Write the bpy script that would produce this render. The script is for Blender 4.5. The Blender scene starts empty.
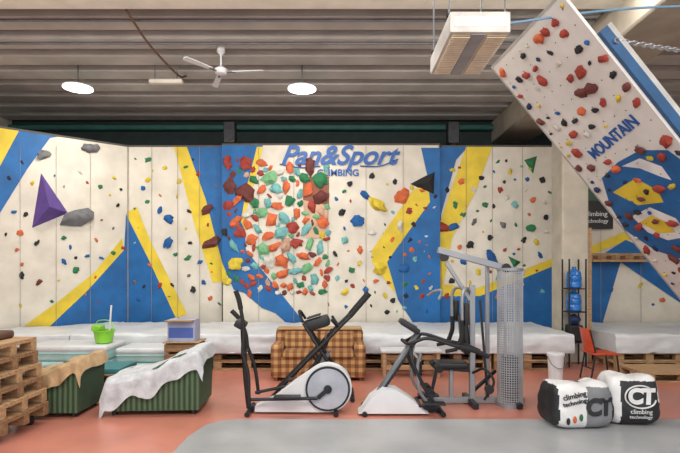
import bpy, bmesh, math, random
from mathutils import Vector, Matrix, noise, Euler
R=random.Random(7)
F=500.0; HC=1.75; HY=270.0
def P(px,py,d):            # survey: photo reading at a known depth -> metres
    return Vector(((px-340)/F*d, d, HC+(HY-py)/F*d))
def lin(c):
    c=c/255.0
    return c/12.92 if c<=0.04045 else ((c+0.055)/1.055)**2.4
MATS={}
def M(name,rgb,rough=0.6,metal=0.0,var=0.12,scale=4.0,bump=0.0,bscale=40,emit=0,rgb2=None,stretch=None):
    if name in MATS: return MATS[name]
    m=bpy.data.materials.new(name); m.use_nodes=True
    nt=m.node_tree; b=nt.nodes['Principled BSDF']
    c=[lin(v) for v in rgb]
    c2=[lin(v) for v in rgb2] if rgb2 else [v*(1-var*2) for v in c]
    tc=nt.nodes.new('ShaderNodeTexCoord'); mp=nt.nodes.new('ShaderNodeMapping')
    nt.links.new(tc.outputs['Object'],mp.inputs['Vector'])
    if stretch: mp.inputs['Scale'].default_value=stretch
    n=nt.nodes.new('ShaderNodeTexNoise'); n.inputs['Scale'].default_value=scale; n.inputs['Detail'].default_value=6
    nt.links.new(mp.outputs[0],n.inputs['Vector'])
    r=nt.nodes.new('ShaderNodeValToRGB')
    r.color_ramp.elements[0].position=0.35; r.color_ramp.elements[1].position=0.65
    r.color_ramp.elements[0].color=(*c2,1); r.color_ramp.elements[1].color=(*c,1)
    nt.links.new(n.outputs['Fac'],r.inputs[0]); nt.links.new(r.outputs[0],b.inputs['Base Color'])
    b.inputs['Roughness'].default_value=rough; b.inputs['Metallic'].default_value=metal
    if bump:
        n2=nt.nodes.new('ShaderNodeTexNoise'); n2.inputs['Scale'].default_value=bscale; n2.inputs['Detail'].default_value=4
        nt.links.new(mp.outputs[0],n2.inputs['Vector'])
        bp=nt.nodes.new('ShaderNodeBump'); bp.inputs['Strength'].default_value=bump; bp.inputs['Distance'].default_value=0.02
        nt.links.new(n2.outputs['Fac'],bp.inputs['Height']); nt.links.new(bp.outputs[0],b.inputs['Normal'])
    if emit:
        b.inputs['Emission Color'].default_value=(*c,1); b.inputs['Emission Strength'].default_value=emit
    MATS[name]=m; return m
# ------- palette
WHITE=M('wall_white',(214,207,193),.75,var=.08,scale=2.5,bump=.15)
BLUE=M('wall_blue',(12,98,164),.6,var=.14,scale=3)
YEL=M('wall_yellow',(222,194,48),.6,var=.1,scale=3)
SEAM=M('panel_seam',(146,140,130),.8)
BROWNP=M('wall_brown',(140,82,62),.7)
BLACK=M('black_plastic',(24,24,27),.45,var=.1)
RUBBER=M('foam_black',(34,34,36),.85)
CHROME=M('chrome_steel',(178,180,184),.35,.7,var=.05)
STEEL=M('grey_steel',(128,132,138),.45,.5)
DKSTEEL=M('dark_steel',(45,48,54),.4,.5)
PWHITE=M('white_plastic',(218,220,222),.4,var=.03)
PGREY=M('grey_plastic',(150,155,160),.4,var=.05)
WOOD=M('pallet_wood',(188,152,112),.8,var=.18,scale=6,bump=.3,stretch=(1,6,6))
WOOD2=M('pallet_wood_dark',(152,116,82),.8,var=.2,scale=6,bump=.3,stretch=(1,6,6))
CONC=M('ceiling_concrete',(190,188,182),.85,var=.1,scale=1.6,bump=.2)
CONCD=M('ceiling_slab',(128,126,122),.9,var=.1,scale=1.5)
CREAM=M('cream_concrete',(222,216,202),.8,var=.06)
COLM=M('column_plaster',(186,178,162),.8,var=.1,scale=3,bump=.2)
BEAMC=M('beam_concrete',(168,158,142),.85,var=.12,scale=2,bump=.2)
TARP=M('tarp_grey',(210,213,216),.4,var=.09,scale=2,bump=.5,bscale=6)
MINT=M('mat_mint',(168,202,200),.6,var=.08,bump=.3,bscale=8)
TEAL=M('mat_teal',(60,128,134),.6)
CLOTH=M('cloth_white',(202,206,210),.85,var=.14,scale=8,bump=.6,bscale=12)
TAN=M('cloth_tan',(190,160,120),.9,var=.12,scale=8,bump=.6,bscale=14)
WATER=M('bottle_blue',(30,110,190),.15,var=.1)
RED=M('chair_red',(206,76,40),.45)
LIME=M('bucket_lime',(140,212,60),.4)
CARD=M('cardboard',(176,146,108),.85)
CBLUE=M('box_blue',(84,110,190),.6)
TXTB=M('letters_blue',(16,82,156),.5,var=.04)
ROPE=M('cable_brown',(110,84,66),.8)
ROPEB=M('rope_blue',(120,160,190),.7)
def stripes(name,ca,cb,scale,rough=.9,axis='X'):
    m=bpy.data.materials.new(name); m.use_nodes=True; nt=m.node_tree; b=nt.nodes['Principled BSDF']
    tc=nt.nodes.new('ShaderNodeTexCoord'); w=nt.nodes.new('ShaderNodeTexWave'); w.bands_direction=axis
    w.inputs['Scale'].default_value=scale; w.inputs['Distortion'].default_value=.6
    nt.links.new(tc.outputs['Object'],w.inputs['Vector'])
    r=nt.nodes.new('ShaderNodeValToRGB'); r.color_ramp.elements[0].color=(*[lin(v) for v in ca],1); r.color_ramp.elements[1].color=(*[lin(v) for v in cb],1)
    nt.links.new(w.outputs['Fac'],r.inputs[0]); nt.links.new(r.outputs[0],b.inputs['Base Color'])
    bp=nt.nodes.new('ShaderNodeBump'); bp.inputs['Strength'].default_value=.4; bp.inputs['Distance'].default_value=.02
    nt.links.new(w.outputs['Fac'],bp.inputs['Height']); nt.links.new(bp.outputs[0],b.inputs['Normal'])
    b.inputs['Roughness'].default_value=rough; return m
GREENV=stripes('velvet_green',(42,62,44),(86,108,78),5)
def plaid():
    m=bpy.data.materials.new('plaid_fabric'); m.use_nodes=True; nt=m.node_tree; b=nt.nodes['Principled BSDF']
    tc=nt.nodes.new('ShaderNodeTexCoord')
    ws=[]
    for ax in ('X','Z'):
        w=nt.nodes.new('ShaderNodeTexWave'); w.bands_direction=ax; w.inputs['Scale'].default_value=2.6; w.wave_profile='SIN'
        nt.links.new(tc.outputs['Object'],w.inputs['Vector'])
        r=nt.nodes.new('ShaderNodeValToRGB'); r.color_ramp.interpolation='CONSTANT'
        r.color_ramp.elements[0].color=(.25,.25,.25,1); r.color_ramp.elements[1].position=.5; r.color_ramp.elements[1].color=(1,1,1,1)
        nt.links.new(w.outputs['Fac'],r.inputs[0]); ws.append(r)
    mx=nt.nodes.new('ShaderNodeMix'); mx.data_type='RGBA'; mx.blend_type='MIX'; mx.inputs[0].default_value=.5
    nt.links.new(ws[0].outputs[0],mx.inputs[6]); nt.links.new(ws[1].outputs[0],mx.inputs[7])
    r=nt.nodes.new('ShaderNodeValToRGB'); e=r.color_ramp.elements
    e[0].position=.2; e[0].color=(*[lin(v) for v in (108,76,52)],1); e[1].position=1; e[1].color=(*[lin(v) for v in (192,156,106)],1)
    k=e.new(.6); k.color=(*[lin(v) for v in (156,106,66)],1)
    nt.links.new(mx.outputs[2],r.inputs[0]); nt.links.new(r.outputs[0],b.inputs['Base Color']); b.inputs['Roughness'].default_value=.95
    return m
PLAID=plaid()
HC_={'o':(210,104,60),'r':(160,60,48),'m':(108,54,48),'g':(42,120,76),'l':(118,178,128),'t':(114,176,174),
 'b':(24,92,158),'d':(28,50,92),'y':(216,190,54),'k':(36,36,40),'w':(210,206,196),'p':(104,62,150),'a':(112,112,114),'c':(198,158,134)}
HOLD={k:M('hold_'+k,v,.8,var=.16,scale=9,bump=.3,bscale=30) for k,v in HC_.items()}

class Bd:
    def __init__(s,name): s.name=name; s.bm=bmesh.new(); s.ms=[]
    def mi(s,m):
        if m not in s.ms: s.ms.append(m)
        return s.ms.index(m)
    def _setm(s,verts,m):
        i=s.mi(m); fs=set()
        for v in verts:
            for f in v.link_faces: fs.add(f)
        for f in fs: f.material_index=i
        return fs
    def box(s,c,size,m,rot=(0,0,0),bevel=.008,seg=1,mtx=None):
        r=bmesh.ops.create_cube(s.bm,size=1); vs=r['verts']
        bmesh.ops.scale(s.bm,vec=size,verts=vs)
        fs=s._setm(vs,m)
        if bevel>0:
            es=list({e for f in fs for e in f.edges})
            rr=bmesh.ops.bevel(s.bm,geom=es,offset=min(bevel,min(size)*.45),segments=seg,affect='EDGES',profile=.6)
            vs=list({v for f in rr['faces'] for v in f.verts}|{v for v in vs if v.is_valid})
            s._setm(vs,m)
        T=Matrix.Translation(c)@(mtx if mtx else Euler(rot).to_matrix().to_4x4())
        bmesh.ops.transform(s.bm,matrix=T,verts=vs)
    def box2(s,a,b,m,bevel=.008,seg=1):
        a=Vector(a);b=Vector(b); s.box((a+b)/2,[abs(b[i]-a[i]) for i in range(3)],m,bevel=bevel,seg=seg)
    def beam(s,a,b,w,h,m,bevel=.005,up=Vector((0,0,1))):
        a=Vector(a);b=Vector(b);d=(b-a);L=d.length;d.normalize()
        if abs(d.dot(up))>.98: up=Vector((0,1,0))
        y=up.cross(d).normalized(); z=d.cross(y)
        mt=Matrix((d,y,z)).transposed().to_4x4()
        s.box((a+b)/2,(L,w,h),m,bevel=bevel,mtx=mt)
    def cyl(s,a,b,r,m,r2=None,seg=16):
        a=Vector(a);b=Vector(b);d=b-a
        q=Vector((0,0,1)).rotation_difference(d.normalized()).to_matrix().to_4x4()
        T=Matrix.Translation((a+b)/2)@q
        x=bmesh.ops.create_cone(s.bm,cap_ends=True,segments=seg,radius1=r,radius2=r if r2 is None else r2,depth=d.length,matrix=T)
        s._setm(x['verts'],m)
    def tube(s,pts,r,m,n=6,seg=10,smooth=True):
        pts=[Vector(p) for p in pts]
        if smooth and len(pts)>2:
            o=[]; q=[pts[0]*2-pts[1]]+pts+[pts[-1]*2-pts[-2]]
            for i in range(1,len(q)-2):
                for k in range(n):
                    t=k/n; a,b,c,d=q[i-1:i+3]
                    o.append(.5*((2*b)+(c-a)*t+(2*a-5*b+4*c-d)*t*t+(3*b-a-3*c+d)*t**3))
            o.append(pts[-1]); pts=o
        rings=[];up=None
        for i,p in enumerate(pts):
            d=(pts[min(i+1,len(pts)-1)]-pts[max(i-1,0)]).normalized()
            if up is None: up=Vector((0,1,0)) if abs(d.y)<.9 else Vector((1,0,0))
            x=(up-d*up.dot(d)).normalized(); up=x; y=d.cross(x)
            rings.append([s.bm.verts.new(p+(x*math.cos(t)+y*math.sin(t))*r) for t in [2*math.pi*k/seg for k in range(seg)]])
        mi=s.mi(m)
        for a,b in zip(rings,rings[1:]):
            for k in range(seg):
                f=s.bm.faces.new((a[k],a[(k+1)%seg],b[(k+1)%seg],b[k])); f.material_index=mi
        for rg in (rings[0][::-1],rings[-1]):
            f=s.bm.faces.new(rg); f.material_index=mi
    def lathe(s,base,prof,m,seg=24,axis=None):
        base=Vector(base); mi=s.mi(m); rings=[]
        q=Matrix.Identity(3) if axis is None else Vector((0,0,1)).rotation_difference(Vector(axis)).to_matrix()
        for r,z in prof:
            rings.append([s.bm.verts.new(base+q@Vector((r*math.cos(2*math.pi*k/seg),r*math.sin(2*math.pi*k/seg),z))) for k in range(seg)])
        for a,b in zip(rings,rings[1:]):
            for k in range(seg):
                f=s.bm.faces.new((a[k],a[(k+1)%seg],b[(k+1)%seg],b[k])); f.material_index=mi
        for rg in (rings[0][::-1],rings[-1]):
            f=s.bm.faces.new(rg); f.material_index=mi
    def blob(s,c,rad,m,rz=0,nz=.25,sub=2,basis=None):
        x=bmesh.ops.create_icosphere(s.bm,subdivisions=sub,radius=1); off=Vector((R.random()*50,R.random()*50,R.random()*50))
        ro=Matrix.Rotation(rz,3,'Z')
        for v in x['verts']:
            p=v.co.copy(); k=1+nz*noise.noise(p*1.6+off)*1.6
            p=Vector((p.x*rad[0],p.y*rad[1],p.z*rad[2]))*k
            p=ro@p
            if basis: p=basis@p
            v.co=p+Vector(c)
        s._setm(x['verts'],m)
    def poly(s,pts,m):
        vs=[s.bm.verts.new(p) for p in pts]
        f=s.bm.faces.new(vs); f.material_index=s.mi(m)
        return f
    def prism(s,pts,ext,m):
        ext=Vector(ext); a=[s.bm.verts.new(p) for p in pts]; b=[s.bm.verts.new(Vector(p)+ext) for p in pts]; mi=s.mi(m); n=len(a)
        fs=[s.bm.faces.new(a),s.bm.faces.new(b[::-1])]
        for i in range(n): fs.append(s.bm.faces.new((a[i],b[i],b[(i+1)%n],a[(i+1)%n])))
        for f in fs: f.material_index=mi
        bmesh.ops.recalc_face_normals(s.bm,faces=fs)
    def grid(s,fn,nu,nv,m):
        g=[[s.bm.verts.new(fn(i/nu,j/nv)) for j in range(nv+1)] for i in range(nu+1)]; mi=s.mi(m)
        for i in range(nu):
            for j in range(nv):
                f=s.bm.faces.new((g[i][j],g[i+1][j],g[i+1][j+1],g[i][j+1])); f.material_index=mi
    def text(s,txt,mt,size,m,shear=0,ext=.004,fn=None,bold=0,spacing=1):
        cu=bpy.data.curves.new('t','FONT'); cu.body=txt; cu.size=size; cu.shear=shear; cu.extrude=ext; cu.align_x='CENTER'; cu.align_y='CENTER'; cu.offset=bold; cu.space_character=spacing
        ob=bpy.data.objects.new('t',cu); bpy.context.scene.collection.objects.link(ob)
        dg=bpy.context.evaluated_depsgraph_get(); me=bpy.data.meshes.new_from_object(ob.evaluated_get(dg))
        mi=s.mi(m)
        for v in me.vertices:
            c=mt@v.co; v.co=fn(c) if fn else c
        for p in me.polygons: p.material_index=mi
        s.bm.from_mesh(me)
        bpy.data.objects.remove(ob); bpy.data.curves.remove(cu); bpy.data.meshes.remove(me)
    def done(s,ang=38,origin=True):
        bm=s.bm; bm.normal_update()
        for f in bm.faces: f.smooth=True
        for e in bm.edges:
            e.smooth = not(len(e.link_faces)==2 and e.calc_face_angle(0)>math.radians(ang))
        me=bpy.data.meshes.new(s.name); 
        o=Vector((0,0,0))
        if origin:
            xs=[v.co for v in bm.verts]; o=Vector(((min(v.x for v in xs)+max(v.x for v in xs))/2,(min(v.y for v in xs)+max(v.y for v in xs))/2,min(v.z for v in xs)))
            for v in bm.verts: v.co-=o
        bm.to_mesh(me); bm.free()
        for m in s.ms: me.materials.append(m)
        ob=bpy.data.objects.new(s.name,me); ob.location=o; bpy.context.scene.collection.objects.link(ob); return ob

# =================== ROOM SHELL
XL,XR,YB,YF=-8.2,9.2,12.5,-3.0; ZC=5.68
fl=Bd('floor'); FM=M('floor_terracotta',(198,128,110),.3,var=.11,scale=1.3,bump=.06,bscale=30)
fl.box2((XL,YF,-.12),(XR,YB,0),FM,bevel=0); fl.done(origin=False)
ce=Bd('ceiling')
ce.box2((XL,YF,ZC),(XR,YB,ZC+.2),CONCD,bevel=0)
y=-2.6
while y<12.3:
    ce.box2((XL,y,5.44),(XR,y+.40,ZC+.02),CONC,bevel=.02)
    y+=.66
ce.box2((XL,6.42,5.32),(XR,6.86,ZC),CREAM,bevel=.02)
ce.done(origin=False)
DKG=M('back_wall_green',(34,48,48),.8); PL=M('plaster_side',(196,190,178),.85)
w=Bd('wall_back'); w.box2((XL,YB,0),(XR,YB+.15,ZC+.2),DKG,bevel=0)
w.done(origin=False)
w=Bd('wall_left'); w.box2((XL-.15,YF,0),(XL,YB+.15,ZC+.2),PL,bevel=0); w.done(origin=False)
w=Bd('wall_right'); w.box2((XR,YF,0),(XR+.15,YB+.15,ZC+.2),PL,bevel=0); w.done(origin=False)
w=Bd('trim_1'); w.box2((XL,12.3,5.2),(XR,12.5,5.34),M('green_pipe',(40,92,84),.5),bevel=.03); w.done(origin=False)
b=Bd('ceiling_beam'); b.box2((3.78,3.2,4.9),(4.68,12.5,5.46),BEAMC,bevel=.03); b.done()
b=Bd('concrete_column'); b.box2((4.16,9.35,0),(4.66,9.85,4.9),COLM,bevel=.03); 
b.box2((4.12,9.31,4.7),(4.7,9.89,4.9),BEAMC,bevel=.02)
b.done()

# =================== CLIMBING WALL
def X(px,d): return (px-340)/F*d
A=(-7.6,11.0-1.47/1.82*(7.6-4.664)); B_=(X(128,11),11.0); C=(X(222,11),11.0)
C2=(X(222,10.85),10.85); D=(X(440,10.85),10.85); D2=(X(440,11),11.0); E=(X(553,11),11.0); G=(8.9,11.0)
cwL=Bd('climbing_wall'); cw=Bd('climbing_wall')
segs=[(-999,128,A,B_,cwL),(128,222,B_,C,cw),(222,440,C2,D,cw),(440,553,D2,E,cw),(553,1200,E,G,cw)]
ZT=1.75+123/F*11
def seg_for(px):
    for s in segs:
        if s[0]<=px<s[1]: return s
def hit(px,py,s=None,off=0.0):
    s=s or seg_for(px); (x0,y0),(x1,y1)=s[2],s[3]; k=(px-340)/F
    dx,dy=x1-x0,y1-y0; t=(k*y0-x0)/(dx-k*dy); yy=y0+t*dy
    n=Vector((dy,-dx,0)).normalized()
    return Vector((k*yy,yy,HC+(HY-py)/F*yy))+n*off
def clip(pts,px,keep_right):
    out=[]
    for i in range(len(pts)):
        a,b=pts[i],pts[(i+1)%len(pts)]
        ia=(a[0]>=px)==keep_right or a[0]==px; ib=(b[0]>=px)==keep_right or b[0]==px
        if ia: out.append(a)
        if ia!=ib:
            t=(px-a[0])/(b[0]-a[0]); out.append((px,a[1]+(b[1]-a[1])*t))
    return out
def vpanel(s,m,z0=0.0,z1=ZT,th=.12):
    a=Vector((*s[2],0));b=Vector((*s[3],0)); d=b-a; n=Vector((-d.y,d.x,0)).normalized()*th
    pts=[a+Vector((0,0,z0)),b+Vector((0,0,z0)),b+Vector((0,0,z1)),a+Vector((0,0,z1))]
    s[4].prism(pts,n,m)
for s in segs: vpanel(s,WHITE)
cw.box2((C2[0],10.85,0),(C2[0]+.02,11.1,ZT),BLUE,bevel=0); cw.box2((D[0]-.02,10.85,0),(D[0],11.1,ZT),BLUE,bevel=0)
LAY=[0]
def paint(pts,m):
    LAY[0]+=1; off=.003+.0009*LAY[0]
    for s in segs:
        q=clip(clip(pts,s[0],True),s[1],False)
        if len(q)>2:
            ar=sum(q[i][0]*q[(i+1)%len(q)][1]-q[(i+1)%len(q)][0]*q[i][1] for i in range(len(q)))
            if abs(ar)<2: continue
            if ar>0: q=q[::-1]
            r=[]
            for p in q:
                h=hit(p[0],p[1],s,off); h.z=min(h.z,ZT); r.append(h)
            r=[r[i] for i in range(len(r)) if (r[i]-r[i-1]).length>1e-4]
            if len(r)>2: s[4].poly(r,m)
# left panel
paint([(-60,100),(8,120),(20,120),(12,150),(-60,290)],YEL)
paint([(19,120),(58,120),(50,138),(28,168),(0,213),(-60,290),(-60,250),(0,166)],BLUE)
paint([(122,238),(124,252),(88,290),(52,326),(24,326),(60,300),(95,272)],YEL)
paint([(126,214),(150,262),(184,326),(50,326),(88,290),(124,250)],BLUE)
paint([(126,213),(137,207),(150,240),(187,314),(176,318),(150,262)],YEL)
paint([(174,120),(187,120),(206,200),(228,280),(213,283),(196,230)],YEL)
paint([(187,120),(222,120),(222,262),(206,200)],BLUE)
# centre
paint([(222,120),(263,120),(256,170),(244,210),(246,250),(304,322),(290,326),(256,296),(234,290),(222,262)],BLUE)
paint([(257,147),(263,147),(256,176),(246,212),(246,232),(241,222),(246,190)],YEL)
paint([(232,282),(246,284),(276,304),(304,324),(262,308)],BLUE)
paint([(303,177),(329,177),(329,206),(303,200)],BROWNP)
paint([(303,200),(329,206),(326,238),(306,238)],M('wall_sand',(206,168,140),.7))
paint([(413,190),(432,183),(430,202),(398,246),(387,262),(401,300),(388,284),(372,262),(372,250)],YEL)
paint([(421,148),(441,148),(441,330),(418,330),(398,300),(387,262),(430,202),(427,175)],BLUE)
# right
paint([(440,120),(468,120),(456,160),(440,218)],BLUE)
paint([(466,120),(492,120),(476,190),(440,262),(440,222)],YEL)
paint([(440,262),(452,236),(446,270),(440,300)],YEL)
paint([(440,296),(478,292),(553,262),(553,330),(440,330)],BLUE)
paint([(440,284),(478,288),(553,258),(553,266),(480,296),(440,296)],YEL)
paint([(553,262),(640,225),(700,205),(700,214),(640,236),(553,268)],YEL)
paint([(590,262),(625,240),(680,262),(760,300),(760,330),(720,330),(620,262),(600,330),(590,330)],BLUE)
paint([(575,100),(640,100),(600,150),(585,200)],YEL)
for px in (20,56,90,152,178,200,259,294,328,366,403,466,492,522,600,640,680):
    paint([(px-.2,146),(px+.2,146),(px+.2,326),(px-.2,326)],SEAM)
for px in (128,553):
    paint([(px-.5,120),(px+.5,120),(px+.5,326),(px-.5,326)],SEAM)
CAPM=M('cap_wood',(90,86,80),.8)
for s in segs:
    a=Vector((*s[2],ZT+.02));b=Vector((*s[3],ZT+.02)); n=Vector((-(b-a).y,(b-a).x,0)).normalized()*.06
    s[4].beam(a+n,b+n,.14,.04,CAPM)
tm=lambda px,py,d: Matrix.Translation(P(px,py,d))@Matrix.Rotation(math.pi/2,4,'X')
cw.text('Pan&Sport',tm(338,156,10.815),.58,TXTB,shear=.4,ext=.004,bold=.012,spacing=1.0)
cw.text('CLIMBING',tm(338,173,10.83),.2,TXTB,ext=.004,bold=.004)
cw.tube([P(280,164,10.82),P(300,167.5,10.82),P(320,166,10.82)],.012,TXTB)
cw.tube([P(360,166,10.82),P(380,166,10.82),P(398,159,10.82)],.012,TXTB)
cwL.done(origin=False); CW=cw.done(origin=False)

# holds
ho=Bd('climbing_holds')
placed=[]
def hold(px,py,r,c,asp=None,ang=None,dep=.45):
    s=seg_for(px); p=hit(px,py,s,0.0); (x0,y0),(x1,y1)=s[2],s[3]
    d=Vector((x1-x0,y1-y0,0)).normalized(); n=Vector((d.y,-d.x,0))
    bs=Matrix((d,Vector((0,0,1)),n)).transposed()
    rr=r/F*p.y; asp=asp or R.uniform(.5,1.0); ang=R.uniform(0,3.14) if ang is None else ang
    ho.blob(p+n*rr*.12,(rr*1.08,rr*asp,rr*dep),HOLD[c],rz=ang,nz=.45,basis=bs); placed.append((px,py,r))
big=[(44,155,7,'a'),(90,148,8.5,'a'),(78,218,16,'a'),(52,203,0,'p'),(9,178,3,'k'),(20,233,4,'o'),(37,243,4,'k'),(64,238,3,'g'),(64,262,4,'b'),(39,282,4,'m'),
(22,275,4,'k'),(76,270,4,'g'),(14,212,3,'b'),(100,187,3,'g'),(114,178,3,'y'),(96,240,3,'o'),(118,205,3,'k'),(87,256,3,'b'),
(160,210,5,'b'),(169,219,6,'b'),(168,243,7,'b'),(188,258,5,'g'),(190,243,3,'k'),(143,188,3,'b'),(150,265,3,'o'),(160,285,4,'r'),(207,210,8,'m'),(212,242,11,'m'),
(193,290,4,'k'),(200,262,4,'b'),(148,160,4,'g'),(165,168,3,'y'),
(228,163,8,'r'),(246,164,7,'r'),(230,186,8,'m'),(246,192,11,'m'),(228,205,6,'r'),(237,200,7,'o'),(262,163,6,'o'),(236,222,7,'o'),(240,232,6,'r'),(234,246,7,'t'),(236,264,9,'y'),
(225,232,5,'k'),(247,215,6,'w'),(254,180,6,'g'),(270,178,8,'l'),(277,189,7,'t'),(262,190,6,'o'),(286,187,7,'o'),(268,203,6,'t'),(255,203,6,'g'),(277,206,7,'o'),(290,201,6,'g'),
(262,213,6,'l'),(271,221,7,'o'),(284,218,7,'t'),(297,213,6,'o'),(293,228,7,'r'),(281,233,7,'t'),(268,236,7,'o'),(258,229,6,'t'),(252,240,6,'o'),(263,249,7,'l'),(274,247,7,'o'),
(286,246,8,'c'),(297,243,7,'r'),(306,230,7,'t'),(310,244,7,'l'),(303,256,7,'o'),(292,258,7,'t'),(281,261,8,'o'),(270,261,7,'w'),(283,274,7,'o'),(296,271,7,'t'),(307,268,6,'l'),
(318,262,6,'o'),(320,248,7,'t'),(314,279,6,'t'),(300,285,5,'g'),(290,287,5,'o'),(250,254,5,'o'),(255,266,5,'t'),
(310,166,9,'m'),(320,181,8,'g'),(308,190,8,'o'),(321,197,9,'m'),(300,194,6,'t'),(312,207,7,'r'),(305,178,6,'g'),(297,172,6,'t'),(323,222,7,'o'),(322,235,5,'y'),
(316,217,5,'l'),(280,172,6,'w'),(290,168,6,'o'),
(377,205,12,'y'),(358,221,8,'b'),(365,195,6,'b'),(342,212,5,'k'),(350,184,4,'k'),(345,240,5,'t'),(335,254,4,'k'),(360,250,5,'o'),(372,233,5,'w'),(352,270,4,'g'),
(380,268,7,'y'),(402,196,8,'o'),(409,211,5,'r'),(400,226,6,'w'),(410,240,4,'k'),(404,268,6,'b'),(392,240,4,'o'),(395,182,4,'k'),(372,176,4,'k'),(345,292,5,'y'),(366,290,4,'b'),
(405,284,4,'g'),(422,296,4,'r'),(415,259,4,'t'),(385,295,4,'y'),(376,281,4,'o'),
(440,227,10,'r'),(453,227,7,'b'),(455,205,5,'g'),(447,190,4,'k'),(452,170,4,'y'),(461,182,5,'o'),(481,178,4,'k'),(491,257,9,'b'),(474,222,5,'a'),(470,245,5,'k'),
(485,205,4,'g'),(500,190,4,'r'),(503,225,4,'a'),(515,205,5,'t'),(524,240,4,'k'),(510,172,4,'y'),(533,200,4,'o'),(531,228,6,'g'),(540,255,4,'b'),(498,278,5,'t'),(478,272,4,'y'),
(447,296,4,'r'),(520,285,5,'w'),(463,262,4,'b'),(490,238,4,'k'),(542,180,4,'k'),(600,170,4,'g'),(620,220,4,'r'),(640,285,4,'y'),(610,290,4,'b'),(662,300,4,'o')]
for h in big:
    if h[2]>0: hold(h[0],h[1],h[2]*(.86 if h[2]>5 else .74),h[3])
def scatter(n,x0,x1,y0,y1,cols,r0,r1,gap=2.5):
    k=0;t=0
    while k<n and t<n*30:
        t+=1; px,py,r=R.uniform(x0,x1),R.uniform(y0,y1),R.uniform(r0,r1)
        if 588<px<648 and 246<py<268 or 578<px<615 and 180<py<234: continue
        if all((px-a)**2+(py-b)**2>(r+c+gap)**2 for a,b,c in placed): hold(px,py,r,R.choice(cols)); k+=1
scatter(28,2,125,160,310,'kbgyorkaw',1.2,2.4,6)
scatter(30,130,220,155,310,'kbgyorkat',1.2,2.6,5)
scatter(95,246,328,165,294,'oorrttgllwrcwm',2.6,4.6,-.6)
scatter(16,226,252,160,285,'orymgtm',2.2,4.4,.5)
scatter(55,328,436,182,312,'kbgyortwk',1.2,3,3.5)
scatter(50,443,550,158,312,'kbgyortwk',1.2,3,3.5)
scatter(10,595,690,160,310,'kbgyor',1.3,2.6,4)
def pyramid(pts,apex,h,m):
    vs=[hit(*p,off=.002) for p in pts]; a=hit(*apex,off=h)
    for i in range(len(vs)): ho.poly([vs[i],vs[(i+1)%len(vs)],a],m)
VP=M('volume_purple',(92,66,140),.6)
pyramid([(41,173),(32,228),(68,213)],(47,208),.28,VP)
pyramid([(410,184),(434,195),(435,171)],(428,184),.2,HOLD['k'])
pyramid([(524,160),(533,174),(537,156)],(531,163),.12,HOLD['g'])
pyramid([(508,256),(514,268),(521,262)],(514,261),.12,HOLD['g'])
bmesh.ops.recalc_face_normals(ho.bm,faces=ho.bm.faces)
H=ho.done(ang=50,origin=False); H.parent=CW

for px in (230,453):
    b=Bd('loudspeaker'); c=P(px,133,11.0); zt=ZT+.045
    b.box2((c.x-.13,10.92,zt+.02),(c.x+.13,11.14,zt+.5),BLACK,bevel=.02)
    b.cyl((c.x,10.92,zt+.17),(c.x,10.9,zt+.17),.09,DKSTEEL); b.cyl((c.x,10.92,zt+.38),(c.x,10.9,zt+.38),.05,DKSTEEL)
    b.box2((c.x-.06,10.97,zt),(c.x+.06,11.09,zt+.03),DKSTEEL)
    b.done()
b=Bd('gym_sign'); p0=P(581,186,10.95); p1=P(612,229,10.95)
b.box2((p0.x,10.90,p1.z),(p1.x,10.935,p0.z),BLACK,bevel=.006)
b.box2((p0.x+.05,10.89,p0.z-.33),(p1.x-.05,10.905,p0.z-.1),M('sign_green',(60,90,70),.5),bevel=.004)
b.text('climbing',tm(596,214,10.89),.15,PWHITE,ext=.004); b.text('technology',tm(596,221,10.89),.12,PWHITE,ext=.004)
for xx in (p0.x+.1,p1.x-.1): b.cyl((xx,10.93,p0.z-.1),(xx,10.995,p0.z-.1),.02,DKSTEEL)
b.done()
b=Bd('wooden_shelf'); p0=P(590,253,10.85); p1=P(646,262,10.85)
b.box2((p0.x,10.7,p1.z),(p1.x,10.985,p1.z+.05),WOOD); b.box2((p0.x,10.94,p1.z),(p1.x,10.985,p0.z),WOOD)
for k in range(4): b.box2((p0.x+.1+k*.3,10.72,p1.z+.05),(p0.x+.2+k*.3,10.93,p1.z+.14),WOOD2)
b.done()

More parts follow.
